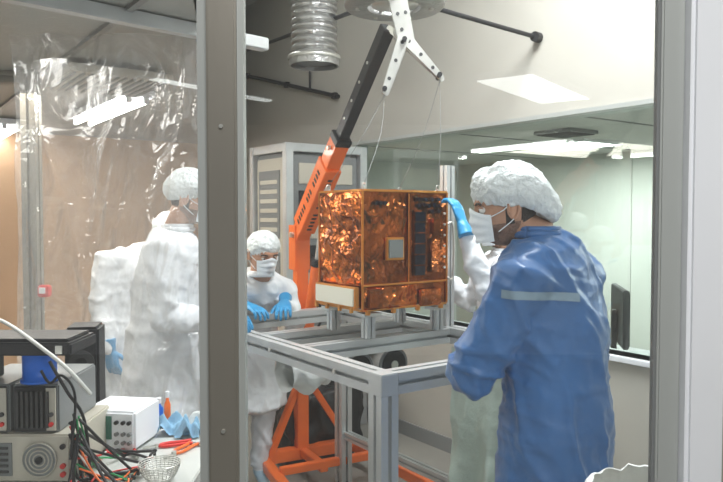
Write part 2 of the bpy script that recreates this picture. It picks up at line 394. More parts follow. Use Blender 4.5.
def person(name,f,pel,ch,nb,hc,hf,arms,ank,w=1.0,hem=.48,gm='gown',pm='gown2',hands=None,flare=1.0,sleeve=1.0,headkw={},vox=.0125,wr=1.0,shw=1.0,smooth=3):
    e=empty(name,pel); f=V((f[0],f[1],0)).normalized(); side=V((-f.y,f.x,0))
    pel,ch,nb=V(pel),V(ch),V(nb)
    bm=bmesh.new()
    g=V((pel.x,pel.y,0))
    spec=[(V((g.x,g.y,hem)),.235*flare,.19*flare),(V((g.x,g.y,(hem+pel.z)*.5)),.222*flare,.18*flare),(pel,.195,.16),(pel.lerp(ch,.5),.182,.145),(ch,.200,.145),(ch.lerp(nb,.55),.198,.128),(ch.lerp(nb,.8),.165*shw,.112),(ch.lerp(nb,.93),.105*shw,.092),(nb,.070,.070)]
    rs=[]
    for i,(c,a,b) in enumerate(spec):
        t=(spec[min(i+1,len(spec)-1)][0]-spec[max(i-1,0)][0]).normalized(); fr=side.cross(t)
        if fr.dot(f)<0: fr=-fr
        fr.normalize(); rs.append((c,side*a*w,fr*b*w))
    loft_rings(bm,rs,28)
    for s,(sh,el,wr_) in zip((1,-1),arms):
        sh,el,wr_=V(sh),V(el),V(wr_); r=sleeve*w
        loft_path(bm,[(sh.lerp(ch.lerp(nb,.6),.4),.085*w),(sh,.078*r),(sh.lerp(el,.5),.070*r),(el,.062*r),(el.lerp(wr_,.5),.056*r),(wr_,.043*r)],16)
    for s,a in zip((1,-1),ank):
        a=V(a); hip=pel+side*.09*s; hip.z-=.03; kn=hip.lerp(a,.5)+f*.03
        loft_path(bm,[(hip,.088),(hip.lerp(kn,.6),.078),(kn,.064),(kn.lerp(a,.45),.062),(a,.048)],14)
        loft_path(bm,[(a+V((0,0,.0)),.045),(a+f*.06-V((0,0,.035)),.046),(a+f*.15-V((0,0,.05)),.038)],12)
    sd=V((R.random()*9,R.random()*9,R.random()*9))
    segs=[(V(a[0]),V(a[1]),V(a[2])) for a in arms]
    def ridge(x,k): return max(0,1-abs(x)*k)
    def disp(p):
        q=p+sd
        low=p.z<pel.z+.12
        dj=min((p-j[1]).length for j in segs)
        jn=math.exp(-(dj/.12)**2)
        a=noise.noise(V((q.x*7,q.y*7,q.z*1.6)))
        wv=V((q.x+.35*q.z,q.y+.2*q.z,q.z*.45))
        r1=ridge(noise.noise(wv*6.5),4.5)**1.4
        r2=ridge(noise.noise(V((q.x*5,q.y*5,q.z*15+3*q.x))),4)**1.3
        r3=ridge(noise.noise(V((q.x*11+4*q.z,q.y*11,q.z*9))),4)**1.3
        k=0 if p.z<.12 else 1
        return wr*k*((.016 if low else .006)*a+(.014 if low else .009)*r1+(.004+.014*jn)*r2+.005*r3+.002*noise.noise(q*30))-.005
    bo=remesh(bm,vox,'body',e,[gm,pm,'shoe'],smooth,disp,lambda c:2 if c.z<.11 else (1 if c.z<hem+.005 else 0))
    cb=B('collar')
    d=(nb-ch).normalized()
    cb.tube([nb+d*.002+(side*math.cos(q)*.070+f*math.sin(q)*.070)*w for q in [i*math.pi/6 for i in range(13)]],.013,gm,8,3)
    cb.tube([nb+d*.018+(side*math.cos(q)*.064+f*math.sin(q)*.064)*w for q in [i*math.pi/6 for i in range(13)]],.010,gm,8,3)
    cb.done(e)
    if hands:
        for nm,(sh,el,wr2),h,ts in zip(('hand_left','hand_right'),arms,hands,(-1,1)):
            if h: hand(e,nm,h[0],h[1],h[2],h[3] if len(h)>3 else ts,*( [h[4]] if len(h)>4 else []))
    head(e,hc,hf,nb,**headkw)
    return e,bo

e,bo=person('man_in_blue_gown',(-.8,.6),(.60,2.14,.98),(.597,2.15,1.29),(.545,2.165,1.560),(.452,2.175,1.645),(-.97,.06,-.16),
    [((.470,2.02,1.435),(.330,2.06,1.15),(.365,2.31,1.135)),((.700,2.29,1.435),(.64,2.46,1.17),(.545,2.60,1.15))],
    [(.53,2.08,.09),(.68,2.22,.09)],w=1.04,hem=.45,gm='blue',pm='blue',sleeve=1.16,flare=.90,vox=.009,wr=1.05,shw=1.14,smooth=6,
    hands=[((.378,2.36,1.14),(.08,1,-.10),(0,.1,1),-1,(15,35,25)),((.535,2.62,1.145),(-.3,.9,-.1),(0,.1,1),1,(15,35,25))],
    headkw=dict(cap=(.136,.110,.098),capc=(-.028,0,.040),tilt=14,flop=.06))
bvh=BVHTree.FromPolygons([v.co for v in bo.data.vertices],[p.vertices[:] for p in bo.data.polygons])
sb=B('glare_stripe'); t=bmesh.new(); rows=[]  # added strip on the gown back, painted glare rather than tape
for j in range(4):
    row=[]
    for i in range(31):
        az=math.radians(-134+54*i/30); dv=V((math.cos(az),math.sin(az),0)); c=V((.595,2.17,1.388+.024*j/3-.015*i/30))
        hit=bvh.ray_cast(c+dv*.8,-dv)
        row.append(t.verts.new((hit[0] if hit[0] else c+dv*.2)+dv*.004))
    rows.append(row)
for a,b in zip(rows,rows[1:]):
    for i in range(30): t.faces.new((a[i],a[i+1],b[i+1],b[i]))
sb.merge(t,'glare',True); sb.done(e)
person('technician_in_white_gown',(-1,-.02),(.735,3.48,.95),(.725,3.48,1.22),(.72,3.475,1.43),(.70,3.47,1.575),(-.98,-.05,-.1),
    [((.70,3.30,1.365),(.56,3.07,1.27),(.462,3.13,1.545)),((.70,3.65,1.365),(.58,3.76,1.16),(.42,3.74,1.30))],
    [(.74,3.38,.09),(.74,3.58,.09)],w=.98,
    hands=[((.448,3.12,1.590),(-.22,.42,.85),(.75,-.65,.1),-1,(18,35,32)),((.40,3.74,1.31),(-.9,-.3,.2),(.2,.4,1),1,(20,25,20))])
person('technician_in_white_gown',(.6,-.8),(-.67,4.15,.92),(-.62,4.03,1.14),(-.565,3.91,1.29),(-.540,3.84,1.41),(.50,-.80,-.30),
    [((-.455,4.06,1.20),(-.38,4.03,.98),(-.43,3.92,1.125)),((-.71,3.87,1.20),(-.81,3.89,.99),(-.65,3.80,1.13))],
    [(-.61,4.14,.09),(-.78,4.04,.09)],w=.95,
    hands=[((-.43,3.90,1.135),(.05,-1,-.25),(0,0,1),-1,(10,40,30)),((-.63,3.795,1.135),(.75,-.60,-.2),(0,0,1),1,(10,30,30))],
    headkw=dict(beard=False,cap=(.110,.092,.092)))
person('technician_in_white_gown',(.95,.25),(-.91,3.18,1.0),(-.89,3.18,1.32),(-.84,3.18,1.555),(-.775,3.18,1.70),(.95,.0,-.25),
    [((-.93,3.36,1.47),(-.82,3.48,1.20),(-.70,3.50,1.12)),((-.86,2.99,1.47),(-.84,2.96,1.18),(-.64,3.06,1.17))],
    [(-.94,3.28,.09),(-.91,3.08,.09)],w=1.0,
    hands=[((-.68,3.50,1.12),(.9,.1,-.1),(0,0,1)),((-.62,3.07,1.17),(.95,.25,-.05),(0,-.4,1))])
person('technician_in_white_gown',(.75,-.3),(-1.38,3.98,.98),(-1.34,3.99,1.24),(-1.20,4.02,1.43),(-1.09,4.04,1.51),(.95,-.1,-.45),
    [((-1.19,4.16,1.36),(-1.08,4.18,1.12),(-.92,4.06,1.12)),((-1.40,3.83,1.37),(-1.43,3.80,1.10),(-1.36,3.76,.90))],
    [(-1.34,4.06,.09),(-1.42,3.90,.09)],w=.96,
    hands=[((-.90,4.06,1.12),(.9,-.1,-.1),(0,0,1)),((-1.355,3.755,.885),(.15,-.02,-1),(-.3,-1,0))])

# ---------------------------------------------------------------- room
ang=math.radians(35.6); A0=V((.075,2.38,0))
RM=Matrix.Translation(A0)@Matrix.Rotation(ang,4,'Z')   # room axes
def rw(s,t,z=0): return RM@V((s,t,z))
o=B('floor'); o.bx((-7,-6,-.1),(9,12,0),'floor'); o.done()
H=3.75
o=B('wall_right',RM)
o.bx((1.8,-3.3,0),(1.92,5.12,.88),'wall'); o.bx((1.8,-3.3,2.20),(1.92,5.12,H),'wall'); o.bx((1.8,2.75,.88),(1.92,5.12,2.20),'wall'); o.bx((1.8,-3.3,.88),(1.92,-1.2,2.20),'wall')
o.done()
o=B('trim_1',RM)
o.bx((1.77,-1.2,.85),(1.95,2.75,.88),'white',.004); o.bx((1.78,-1.2,2.18),(1.94,2.75,2.205),'frame'); o.bx((1.80,2.72,.88),(1.92,2.75,2.2),'frame'); o.bx((1.80,-1.2,.88),(1.92,-1.17,2.2),'frame')
o.done()
o=B('baseboard_right',RM); o.bx((1.785,-3.3,0),(1.80,5.0,.10),'igrey'); o.done()
o=B('window_1',RM); o.bx((1.855,-1.17,.88),(1.865,2.72,2.18),'glass2'); o.done()
o=B('wall_back',RM); o.bx((-6.5,5.0,0),(1.8,5.12,H),'wallwarm'); 
for k in range(8): o.bx((-.6-k*.75,4.985,0),(-.58-k*.75,5.0,2.35),'wall')
o.done()
o=B('ceiling',RM); o.bx((-1.3,-4,H),(1.92,5.12,H+.1),'ceil2'); o.done()
LZ=2.36
o=B('ceiling_clean_tent')
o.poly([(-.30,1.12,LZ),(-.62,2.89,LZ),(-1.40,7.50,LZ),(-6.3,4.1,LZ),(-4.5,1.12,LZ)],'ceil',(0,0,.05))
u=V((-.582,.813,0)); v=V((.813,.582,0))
for k in range(-3,9):
    p=V((-1.6,3.6,LZ-.006))+v*(.6*(k-2)-.0); 
    a=p-u*1.9; b=p+u*2.2
    if k<=2: o.beam(a,b,.025,.02,'ceilgrid',0)
o.done()
o=B('wall_tent_fascia'); o.poly([(-.30,1.12,LZ),(-.62,2.89,LZ),(-1.40,7.50,LZ),(-1.40,7.50,H),(-.62,2.89,H),(-.30,1.12,H)],'wall',(-.04,0,0)); o.done()
o=B('air_filter_grille')
c=V((-1.32,3.66,LZ-.045)); rot=Matrix.Rotation(ang,3,'Z')
o.box(c,(.50,.58,.04),'beige',rot,.006)
for k in range(12): o.box(c+rot@V((-.22+k*.04,0,-.024)),(.012,.52,.012),'ceilgrid',rot)
o.done()
def tubelamp(name,c,L,nt=2,m='lamp2',z0=0):
    o=B(name); rot=Matrix.Rotation(ang,3,'Z'); c=V(c)
    o.box(c+V((0,0,.02)),(.20,L+.06,.04),'white',rot,.006)
    for k in range(nt):
        x=(k-(nt-1)/2)*.10
        o.cyl(c+rot@V((x,-L/2,-.022)),c+rot@V((x,L/2,-.022)),.016,m)
        for s in (-1,1): o.box(c+rot@V((x,s*(L/2+.012),-.015)),(.03,.02,.045),'white',rot)
    o.done()
tubelamp('ceiling_tube_light',(-1.66,4.60,LZ-.05),1.2)
tubelamp('ceiling_tube_light',(-2.95,5.75,LZ-.05),1.0)
tubelamp('ceiling_tube_light',(-2.9,3.2,LZ-.05),1.2)
o=B('clean_tent_frame')
o.ext((-1.70,3.62,0),(-1.70,3.62,LZ),.075,'steel')
o.ext((-4.2,3.62,LZ-.035),(-1.74,3.62,LZ-.035),.06,'steel')
o.beam((-1.9,1.55,LZ-.03),(-.40,2.95,LZ-.03),.05,.05,'alu')
o.done()
o=B('alarm_box'); o.box((-1.635,3.60,1.23),(.055,.05,.06),'red',None,.006); o.box((-1.635,3.572,1.235),(.03,.01,.03),'white'); o.done()
# front glazed facade
FY=1.05
o=B('wall_front')
o.bx((-4,FY-.04,0),(3.3,FY+.06,1.08),'white'); o.bx((-4,FY-.04,2.12),(3.3,FY+.06,H),'white'); o.bx((.545,FY-.03,1.08),(3.3,FY+.06,2.12),'white')
o.done()
o=B('trim_2'); o.bx((.476,FY-.035,1.08),(.532,FY+.02,2.12),'white',.006); o.bx((.532,FY-.06,1.0),(.546,FY-.02,2.2),'wall',.003); o.done()
o=B('trim_3'); o.bx((.442,FY-.012,1.08),(.476,FY+.012,2.12),'frame',.003); o.bx((.438,FY-.006,1.08),(.443,FY+.006,2.12),'igrey'); o.done()
o=B('window_mullion'); o.bx((-.227,FY-.022,1.0),(-.183,FY+.022,2.2),'steel',.003)
o.bx((-.183,FY-.012,1.0),(-.174,FY+.012,2.2),'frame'); o.bx((-.242,FY-.012,1.0),(-.227,FY+.012,2.2),'frame')
for z in (1.3,1.75): o.cyl((-.205,FY-.025,z),(-.205,FY-.020,z),.003,'steelb')
o.done()
o=B('window_2'); o.bx((-.173,FY-.003,1.08),(.438,FY+.003,2.12),'glass'); o.done()
o=B('window_3'); o.bx((-2.5,FY-.003,1.08),(-.243,FY+.003,2.12),'glass'); o.done()
def hall(name,c,wx,wy):
    o=B(name); rot=Matrix.Rotation(ang,3,'Z'); o.box(V(c),(wx+.04,wy+.04,.05),'white',rot,.004); o.box(V(c)-V((0,0,.027)),(wx,wy,.012),'lampr',rot); o.done()
hall('ceiling_panel_light',(1.38,-3.45,2.63),.42,1.25)
hall('ceiling_panel_light',(-1.15,-3.47,2.63),.10,1.2)
o=B('ceiling_hall'); o.bx((-5,-6,2.66),(4,FY-.1,2.72),'ceil2'); o.done()
o=B('wall_hall'); o.bx((-5,-6.1,0),(4,-6,2.7),'white'); o.done()
# side room beyond the window
o=B('wall_side_room',RM); o.bx((6.0,-6,0),(6.1,7,2.4),'farwall'); o.bx((1.92,6.0,0),(6.1,6.1,2.4),'farwall')
for k in range(6): o.bx((5.985,-5+k*2,0),(6.0,-4.97+k*2,2.38),'ceil2')
o.done()
o=B('ceiling_side_room',RM); o.bx((1.92,-6,2.38),(6.1,6.1,2.45),'ceil2')
for k in range(8): o.bx((1.95,-5.5+k*1.4,2.372),(6,-5.48+k*1.4,2.38),'igrey')
o.done()
o=B('ceiling_panel_light',RM); o.bx((4.35,2.45,2.35),(5.0,3.35,2.378),'white'); o.bx((4.39,2.49,2.343),(4.96,3.31,2.352),'lamprs'); o.done()
o=B('ceiling_panel_light',RM); o.bx((3.4,-1.6,2.35),(4.0,-.7,2.378),'white'); o.bx((3.44,-1.56,2.343),(3.96,-.74,2.352),'lamprs'); o.done()
o=B('air_vent',RM); o.bx((3.55,2.0,2.35),(3.95,2.4,2.378),'igrey')
for k in range(7): o.bx((3.58+k*.055,2.02,2.34),(3.595+k*.055,2.38,2.352),'dark')
o.done()
o=B('wall_tube_light',RM); o.bx((5.9,.6,2.02),(5.98,2.0,2.10),'white'); o.cyl((5.88,.65,2.04),(5.88,1.95,2.04),.02,'lamp2'); o.done()
o=B('desk',RM); o.bx((2.0,-.6,.71),(2.7,1.6,.745),'white',.004)
for a in (2.04,2.66):
    for b in (-.55,1.55): o.bx((a-.02,b-.02,0),(a+.02,b+.02,.71),'igrey')
o.done()
MM=Matrix.Translation(rw(2.30,.64,.746))@Matrix.Rotation(math.radians(78),4,'Z')
o=B('computer_monitor',MM)
o.bx((-.25,-.015,.10),(.25,.02,.44),'blackp',.006); o.bx((-.235,-.02,.115),(.235,-.013,.425),'cell'); o.bx((-.03,.02,.02),(.03,.05,.3),'blackp',.004); o.bx((-.13,-.09,.0),(.13,.10,.016),'blackp',.004); o.done()

# ---------------------------------------------------------------- assembly frame
o=B('aluminium_assembly_frame',RM)
S,T,ZT,w=.87,1.53,1.045,.074
for s in (0,S):
    o.ext((s,0,ZT),(s,T,ZT),w)
for t in (0,T): o.ext((w/2,t,ZT),(S-w/2,t,ZT),w)
for t in (.60,.96): o.ext((w/2,t,ZT),(S-w/2,t,ZT),w*.9)
for s in (0,S):
    for t in (0,T): 
        o.ext((s,t,.03),(s,t,ZT-w/2),w); o.cyl((s,t,0),(s,t,.035),.035,'dark')
        o.box((s,t,ZT+.0),(w*1.03,w*1.03,w*1.03),'alu',None,.003)
o.ext((S,w/2,.32),(S,T-w/2,.32),.045)
o.ext((S+.0,.63,ZT+w/2),(S+.0,.63,1.86),.05)
for s in (.36,.76):
    for t in (.58,.86): o.ext((s,t,ZT+w/2),(s,t,1.180),.045); o.box((s,t,1.186),(.09,.07,.015),'steelb')
for s,t in ((.06,.055),(.06,.54),(S-.06,.055)): o.box((s,t,ZT-.05),(.04,.04,.035),'steelb',None,.004)
for t in (.25,.75,1.2): o.cyl((-w/2-.004,t,ZT),(-w/2+.004,t,ZT),.010,'steelb',n=10)
o.done()
o=B('drum_damper',RM)
for s in (.36,.56):
    o.cyl((s,.66,.925),(s,.90,.925),.080,'cloth',n=28); o.cyl((s,.652,.925),(s,.66,.925),.082,'igrey',n=28); o.cyl((s,.648,.925),(s,.653,.925),.068,'blackp',n=28); o.cyl((s,.643,.925),(s,.649,.925),.02,'steelb')
o.bx((.26,.70,1.0),(.66,.88,1.008),'steelb',.002)
o.done()
o=B('cloth_roll',RM); o.grid(lambda a,b:(.05+a*.20,.78+.085*math.cos(b*6.283)*(1+.1*noise.noise(V((a*6,b*5,0)))),.92+.08*math.sin(b*6.283)*(1+.15*noise.noise(V((a*7,b*5,3))))+.02*math.sin(a*9)),20,24,'cloth')
o.done()
o=B('draped_cover',RM)
o.grid(lambda a,b:(S-.09-.02*math.sin(a*17)*b+.05*b*noise.noise(V((a*5,b*3,2)))+.02,.10+a*.42+.03*b*math.sin(a*9),1.0-b*.62+.02*math.sin(a*13)),40,30,'clothg'); o.done()
# satellite
SM=Matrix.Translation((.004,3.0,1.208))@Matrix.Rotation(ang,4,'Z')
o=B('small_satellite',SM)
W_,D_,Hh=.487,.345,.52
def quilt(p0,ex,ey,n,amp,nu,nv,m,seed,sag=1):
    p0=V(p0);ex=V(ex);ey=V(ey);n=V(n)
    def fn(a,b):
        p=p0+ex*a+ey*b; e=min(a,1-a,b,1-b); k=min(1,e*8)
        q=p*9+V((seed,0,0))
        n1=noise.noise(q*.8); n2=noise.noise(q*1.9+V((4,2,1))); n3=noise.noise(q*4.5)
        d=amp*(1.3*(.5-abs(n1)*1.6)+.7*(.5-abs(n2)*1.5)+.30*abs(n3)+.3)*k
        return p+n*max(0,d)
    o.grid(fn,nu,nv,m)
o.bx((.006,.006,.006),(W_-.006,D_-.006,Hh-.006),'foil2')
quilt((0,.003,.11),(0,D_-.006,0),(0,0,Hh-.115),(-1,0,0),.022,70,80,'foil',3)
quilt((.004,0,.11),(.245,0,0),(0,0,Hh-.115),(0,-1,0),.007,70,90,'foil2',8)
quilt((.004,0,.0),(.30,0,0),(0,0,.10),(0,-1,0),.012,60,24,'foil',12)
quilt((.255,0,.11),(.225,0,0),(0,0,.40),(0,-1,0),.005,50,80,'foil2',22)
quilt((0,0,Hh),(W_,0,0),(0,D_,0),(0,0,1),.008,30,24,'foil',31)
quilt((W_,0,0),(0,D_,0),(0,0,Hh),(1,0,0),.010,30,34,'foil',41)
quilt((0,D_,0),(W_,0,0),(0,0,Hh),(0,1,0),.010,30,34,'foil',51)
for a,b in (((0,0,0),(0,0,Hh)),((W_,0,0),(W_,0,Hh)),((0,D_,0),(0,D_,Hh)),((0,0,Hh),(W_,0,Hh)),((0,0,Hh),(0,D_,Hh)),((0,0,0),(W_,0,0)),((0,0,0),(0,D_,0)),((W_,0,Hh),(W_,D_,Hh)),((0,D_,Hh),(W_,D_,Hh))):
    o.beam(a,b,.010,.010,'gold',.003)
o.beam((.0,-.004,.108),(W_,-.004,.108),.012,.008,'gold',.002)
o.beam((.25,-.008,.11),(.25,-.008,Hh-.01),.007,.006,'gold',.002)
o.bx((.115,-.022,.215),(.215,-.006,.315),'gold',.003); o.bx((.125,-.027,.225),(.205,-.020,.305),'cellg',.002)
o.bx((.275,-.014,.135),(.345,-.006,.435),'foil2',.002)
for k in range(6): o.bx((.279,-.019,.14+k*.049),(.341,-.012,.183+k*.049),'cell',.002)
for x,z in ((.06,.465),(.085,.465),(.11,.465),(.30,.455),(.33,.46),(.36,.455),(.39,.46),(.42,.455),(.30,.485),(.34,.485),(.38,.485),(.42,.485),(.38,.43),(.42,.43)):
    o.cyl((x,-.022,z),(x,-.003,z),.009,'cell',n=12)
o.bx((.375,-.018,.15),(.43,-.005,.30),'foil',.004); o.bx((.385,-.020,.32),(.43,-.005,.40),'foil2',.004)
for z in (.17,.22,.27,.32,.37,.42): o.cyl((.465,-.012,z),(.465,-.003,z),.006,'steelb',n=8)
o.bx((.02,-.020,.012),(.10,-.006,.092),'foil2',.004); o.bx((.31,-.02,.0),(.44,-.006,.075),'foil',.004)
o.bx((-.030,.012,.010),(-.006,.335,.102),'gold',.003); o.bx((-.036,.022,.018),(-.028,.325,.094),'panelw',.002)
for y in (.03,.12,.22,.31): o.box((-.038,y,.002),(.012,.014,.022),'gold')
for x in (.02,.16,.30,.44): o.box((x,-.012,-.008),(.018,.018,.022),'gold',None,.002)
o.tube([(W_+.0,-.004,.12),(W_+.03,-.012,.13),(W_+.03,-.012,.36),(W_,-.004,.37)],.006,'steelb',8,4)
for x,y in ((.03,.03),(W_-.03,.03),(.03,D_-.03),(W_-.03,D_-.03)):
    o.cyl((x,y,Hh),(x,y,Hh+.015),.010,'steelb'); o.tube([(x-.010,y,Hh+.012),(x-.008,y,Hh+.03),(x+.008,y,Hh+.03),(x+.010,y,Hh+.012)],.002,'steelb',6,4)
o.done()

# ---------------------------------------------------------------- engine hoist
o=B('orange_shop_crane')
g=V((.466,-.885,0)); h=V((.885,.466,0)); mb=V((-.38,4.36,0))
top=mb+V((0,0,1.50)); tip=V((.128,3.43,2.53))
o.beam(mb+V((0,0,.10)),mb+V((0,0,1.46)),.075,.075,'orange',up=tuple(g))
o.beam(mb-g*.02+V((0,0,1.28)),mb-g*.02+V((0,0,1.56)),.10,.11,'orange',up=tuple(g))
d=(tip-top); 
o.beam(top-d*.04,top+d*.52,.085,.10,'orange'); o.beam(top+d*.05,top+d*.40,.10,.135,'orange')
o.beam(top+d*.50,tip,.060,.066,'black'); o.beam(top+d*.51,top+d*.54,.092,.106,'black')
o.cyl(top-h*.07,top+h*.07,.018,'steelb'); 
for k in (.62,.70,.78,.86): o.cyl(top+d*k-h*.034,top+d*k+h*.034,.008,'steelb',n=10)
o.cyl(top+d*.48-h*.06,top+d*.48+h*.06,.012,'steelb',n=10)
rb=mb+g*.07+V((0,0,.78)); rt=top+d*.36-V((0,0,.07)); dr=rt-rb
o.cyl(rb,rb+dr*.55,.033,'orange'); o.cyl(rb+dr*.55,rt,.016,'steelb'); o.cyl(rb+dr*.53,rb+dr*.57,.036,'black')
o.beam(mb+g*.02+V((0,0,.76)),mb+g*.10+V((0,0,.76)),.08,.05,'orange')
o.tube([rb+V((.03,0,.08)),rb+V((.10,-.04,.2)),rb+V((.12,0,.42))],.009,'black',8,4)
cb0,cb1=mb-h*.26,mb+h*.36
z1=V((0,0,.13))
o.beam(cb0+z1,cb1+z1,.08,.07,'orange')
for q,sp in ((cb0,-.12),(cb1,.10)):
    e=q+g*1.35+h*sp
    o.beam(q+z1-V((0,0,.005)),e+z1-V((0,0,.005)),.06,.06,'orange')
    for c in (q-g*.05,e):
        o.cyl(c+V((0,0,.045))-h*.018,c+V((0,0,.045))+h*.018,.042,'black'); o.beam(c+V((0,0,.05)),c+V((0,0,.12)),.05,.03,'steelb')
o.beam(mb-h*.24+g*.05+z1,mb+V((0,0,.60)),.04,.04,'orange'); o.beam(mb+h*.33+g*.05+z1,mb+V((0,0,.66)),.04,.04,'orange')
o.beam(mb+g*.35+V((0,0,.14)),mb+V((0,0,.14)),.05,.05,'orange'); o.beam(mb+g*.33+h*.34+V((0,0,.16)),mb+g*.33-h*.27+V((0,0,.16)),.045,.045,'orange')
rot,L=o.frame(top,tip)
for k in range(14):
    if k in (5,9): continue
    o.box(top+d*(.08+k*.021)+rot@V((0,-.0685,0))*1.0,(.03,.003,.014),'black',rot)
    o.box(top+d*(.08+k*.021)+rot@V((-.0515,0,0))*1.0,(.003,.035,.014),'black',rot)
o.done()
# lifting bracket + slings
o=B('lifting_bracket')
def plate(p0,p1,w0,w1,th=.014,m='steelb',holes=3):
    p0=V(p0);p1=V(p1); d=(p1-p0).normalized(); n=V((.3,-.95,0)).normalized(); s=d.cross(n).normalized()
    pts=[]
    for k in range(7): q=math.pi*(k/6); pts.append(p0-s*w0/2*math.cos(q)-d*w0/2*math.sin(q))
    for k in range(7): q=math.pi*(k/6); pts.append(p1+s*w1/2*math.cos(q)+d*w1/2*math.sin(q))
    o.poly([x-n*th/2 for x in pts],m,tuple(n*th))
    for k in range(holes): 
        c=p0.lerp(p1,(k+.7)/(holes+.4)); r=.009; o.cyl(c-n*(th/2+.002),c+n*(th/2+.002),r,'dark',n=12)
hub=V((.205,3.40,2.46))
plate((.135,3.36,2.70),hub,.045,.065); plate((.185,3.41,2.74),hub+V((.03,.04,0)),.04,.05)
plate(hub+V((-.02,0,.04)),(.385,3.44,2.295),.065,.028); plate(hub+V((.01,0,.05)),(.108,3.36,2.21),.065,.028)
plate(hub+V((-.02,.05,.04)),(.395,3.49,2.295),.065,.028); plate(hub+V((.01,.05,.05)),(.118,3.41,2.21),.065,.028)
for p in (hub,V((.15,3.37,2.66)),V((.378,3.44,2.30)),V((.110,3.37,2.22))): o.cyl(p-V((0,.04,0)),p+V((0,.06,0)),.012,'black',n=12)
o.beam(tip,hub,.03,.03,'steelb')
o.tube([(.382,3.45,2.29),(.378,3.36,2.0),(SM@V((W_-.03,.03,Hh+.028)))],.0013,'igrey',5,3)
o.tube([(.388,3.48,2.29),(.3,3.5,2.0),(SM@V((W_-.03,D_-.03,Hh+.028)))],.0013,'igrey',5,3)
o.tube([(.110,3.37,2.21),(.09,3.25,2.0),(SM@V((.03,.03,Hh+.028)))],.0013,'igrey',5,3)
o.tube([(.115,3.40,2.21),(.0,3.3,1.98),(SM@V((.03,D_-.03,Hh+.028)))],.0013,'igrey',5,3)
o.done()
o=B('suspended_ring_mount')
rc=V((.17,3.66,2.69))
o.lathe([(.14,0),(.25,0),(.26,.01),(.26,.035),(.25,.045),(.14,.045),(.14,0)],rc,'duct',40)
o.lathe([(0.0,.012),(.12,.012),(.12,.03),(0,.03)],rc,'steelb')
for k in range(3):
    q=k*math.pi/3; o.beam(rc+V((math.cos(q),math.sin(q),0))*.15+V((0,0,.02)),rc-V((math.cos(q),math.sin(q),0))*.15+V((0,0,.02)),.02,.012,'steelb',.002)
for k in range(6):
    q=k*math.pi/3; p=rc+V((math.cos(q),math.sin(q),0))*.19; o.cyl(p+V((0,0,-.012)),p+V((0,0,.01)),.012,'steelb',n=8)
for q in (.5,2.6,4.7):
    p=rc+V((math.cos(q),math.sin(q),0))*.2; o.cyl(p+V((0,0,.04)),V((p.x,p.y,H)),.008,'black',n=8)
e1=rw(1.79,.86,2.655)
o.cyl(rc+V((.0,.0,.06)),e1,.013,'black',n=10); o.cyl(e1-V((.03,.03,0)),e1+V((.01,.01,0)),.03,'black',n=10)
e2=V((-1.1,6.85,3.22)); o.cyl(rc+V((0,0,.06)),e2,.014,'black',n=10)
o.done()
o=B('wall_conduit'); o.cyl(rw(1.785,2.95,2.60),rw(1.785,4.7,3.06),.018,'black',n=10)
for t,z in ((3.0,2.613),(3.8,2.823),(4.6,3.034)): o.beam(rw(1.8,t,z),rw(1.76,t,z),.05,.05,'black')
o.cyl(rw(1.785,3.4,2.72),rw(1.785,3.4,3.7),.010,'black',n=8)
o.done()
o=B('foil_air_duct')
pr=[(.150,0),(.160,.0),(.162,.05),(.146,.06)]
z=.06
while z<1.15: pr+=[(.148,z),(.150,z+.012),(.132,z+.030)]; z+=.042
pr+=[(.145,H-2.56)]
o.lathe(pr,(-.305,4.55,2.58),'duct',40,smooth=False); o.lathe([(0,.03),(.15,.03)],(-.305,4.55,2.58),'igrey',40)
o.lathe([(.168,0),(.172,.012),(.168,.024),(.15,.012),(.168,0)],(-.305,4.55,2.62),'steelb',40)
o.done()
o=B('electronics_rack_cabinet',RM)
a0,a1,b0,b1,zt=1.05,1.70,2.5,3.02,2.14
for s in (a0,a1):
    for t in (b0,b1): o.bx((s-.03,t-.03,0),(s+.03,t+.03,zt),'alu',.004)
for z in (.06,zt-.03):
    for t in (b0,b1): o.bx((a0,t-.025,z-.03),(a1,t+.025,z+.03),'alu',.004)
    for s in (a0,a1): o.bx((s-.025,b0,z-.03),(s+.025,b1,z+.03),'alu',.004)
o.bx((a0+.02,b0+.03,.05),(a1-.02,b1-.01,zt-.02),'igrey')
o.bx((a0+.05,b0+.005,.1),(a1-.05,b0+.03,zt-.08),'igrey',.004)
for k in range(9): o.bx((a0+.09,b0-.004,.25+k*.2),(a1-.09,b0+.008,.40+k*.2),'blackp' if k%2 else 'beige',.003)
o.bx((a0-.008,b0+.06,.12),(a0+.02,b1-.06,zt-.1),'beige',.004); o.bx((a0-.016,b0+.10,1.45),(a0-.006,b1-.10,1.95),'igrey',.003)
o.bx((a0-.016,b0+.10,.8),(a0-.006,b1-.10,1.35),'igrey',.003)
for k in range(6): o.bx((a0-.020,b0+.13,1.50+k*.07),(a0-.014,b1-.13,1.53+k*.07),'beige')
o.cyl((a0+.075,b0-.03,1.1),(a0+.075,b0-.03,1.35),.01,'steelb'); o.done()
o=B('black_equipment_bag',RM)
for (cx,cy,sx,sy,sz) in ((1.12,2.26,.66,.28,.66),(.92,2.02,.42,.24,.50)):
    t=bmesh.new(); bmesh.ops.create_cube(t,size=1); bmesh.ops.subdivide_edges(t,edges=list(t.edges),cuts=16,use_grid_fill=True)
    for vv in t.verts:
        p=vv.co.copy(); r=p.normalized()*.62; p=p.lerp(r,.30); p=V((p.x*sx,p.y*sy,p.z*sz)); n_=p.normalized()
        p+=n_*(.04*noise.noise(p*9+V((cx,0,0)))+.02*noise.noise(p*22)); p.z=max(p.z,-sz*.46); vv.co=p+V((cx,cy,sz*.46+.002))
    o.merge(t,'bag',True)
o.tube([(1.03,2.24,.58),(1.05,2.22,.69),(1.18,2.22,.70),(1.22,2.24,.58)],.012,'bag',8,5)
o.done()
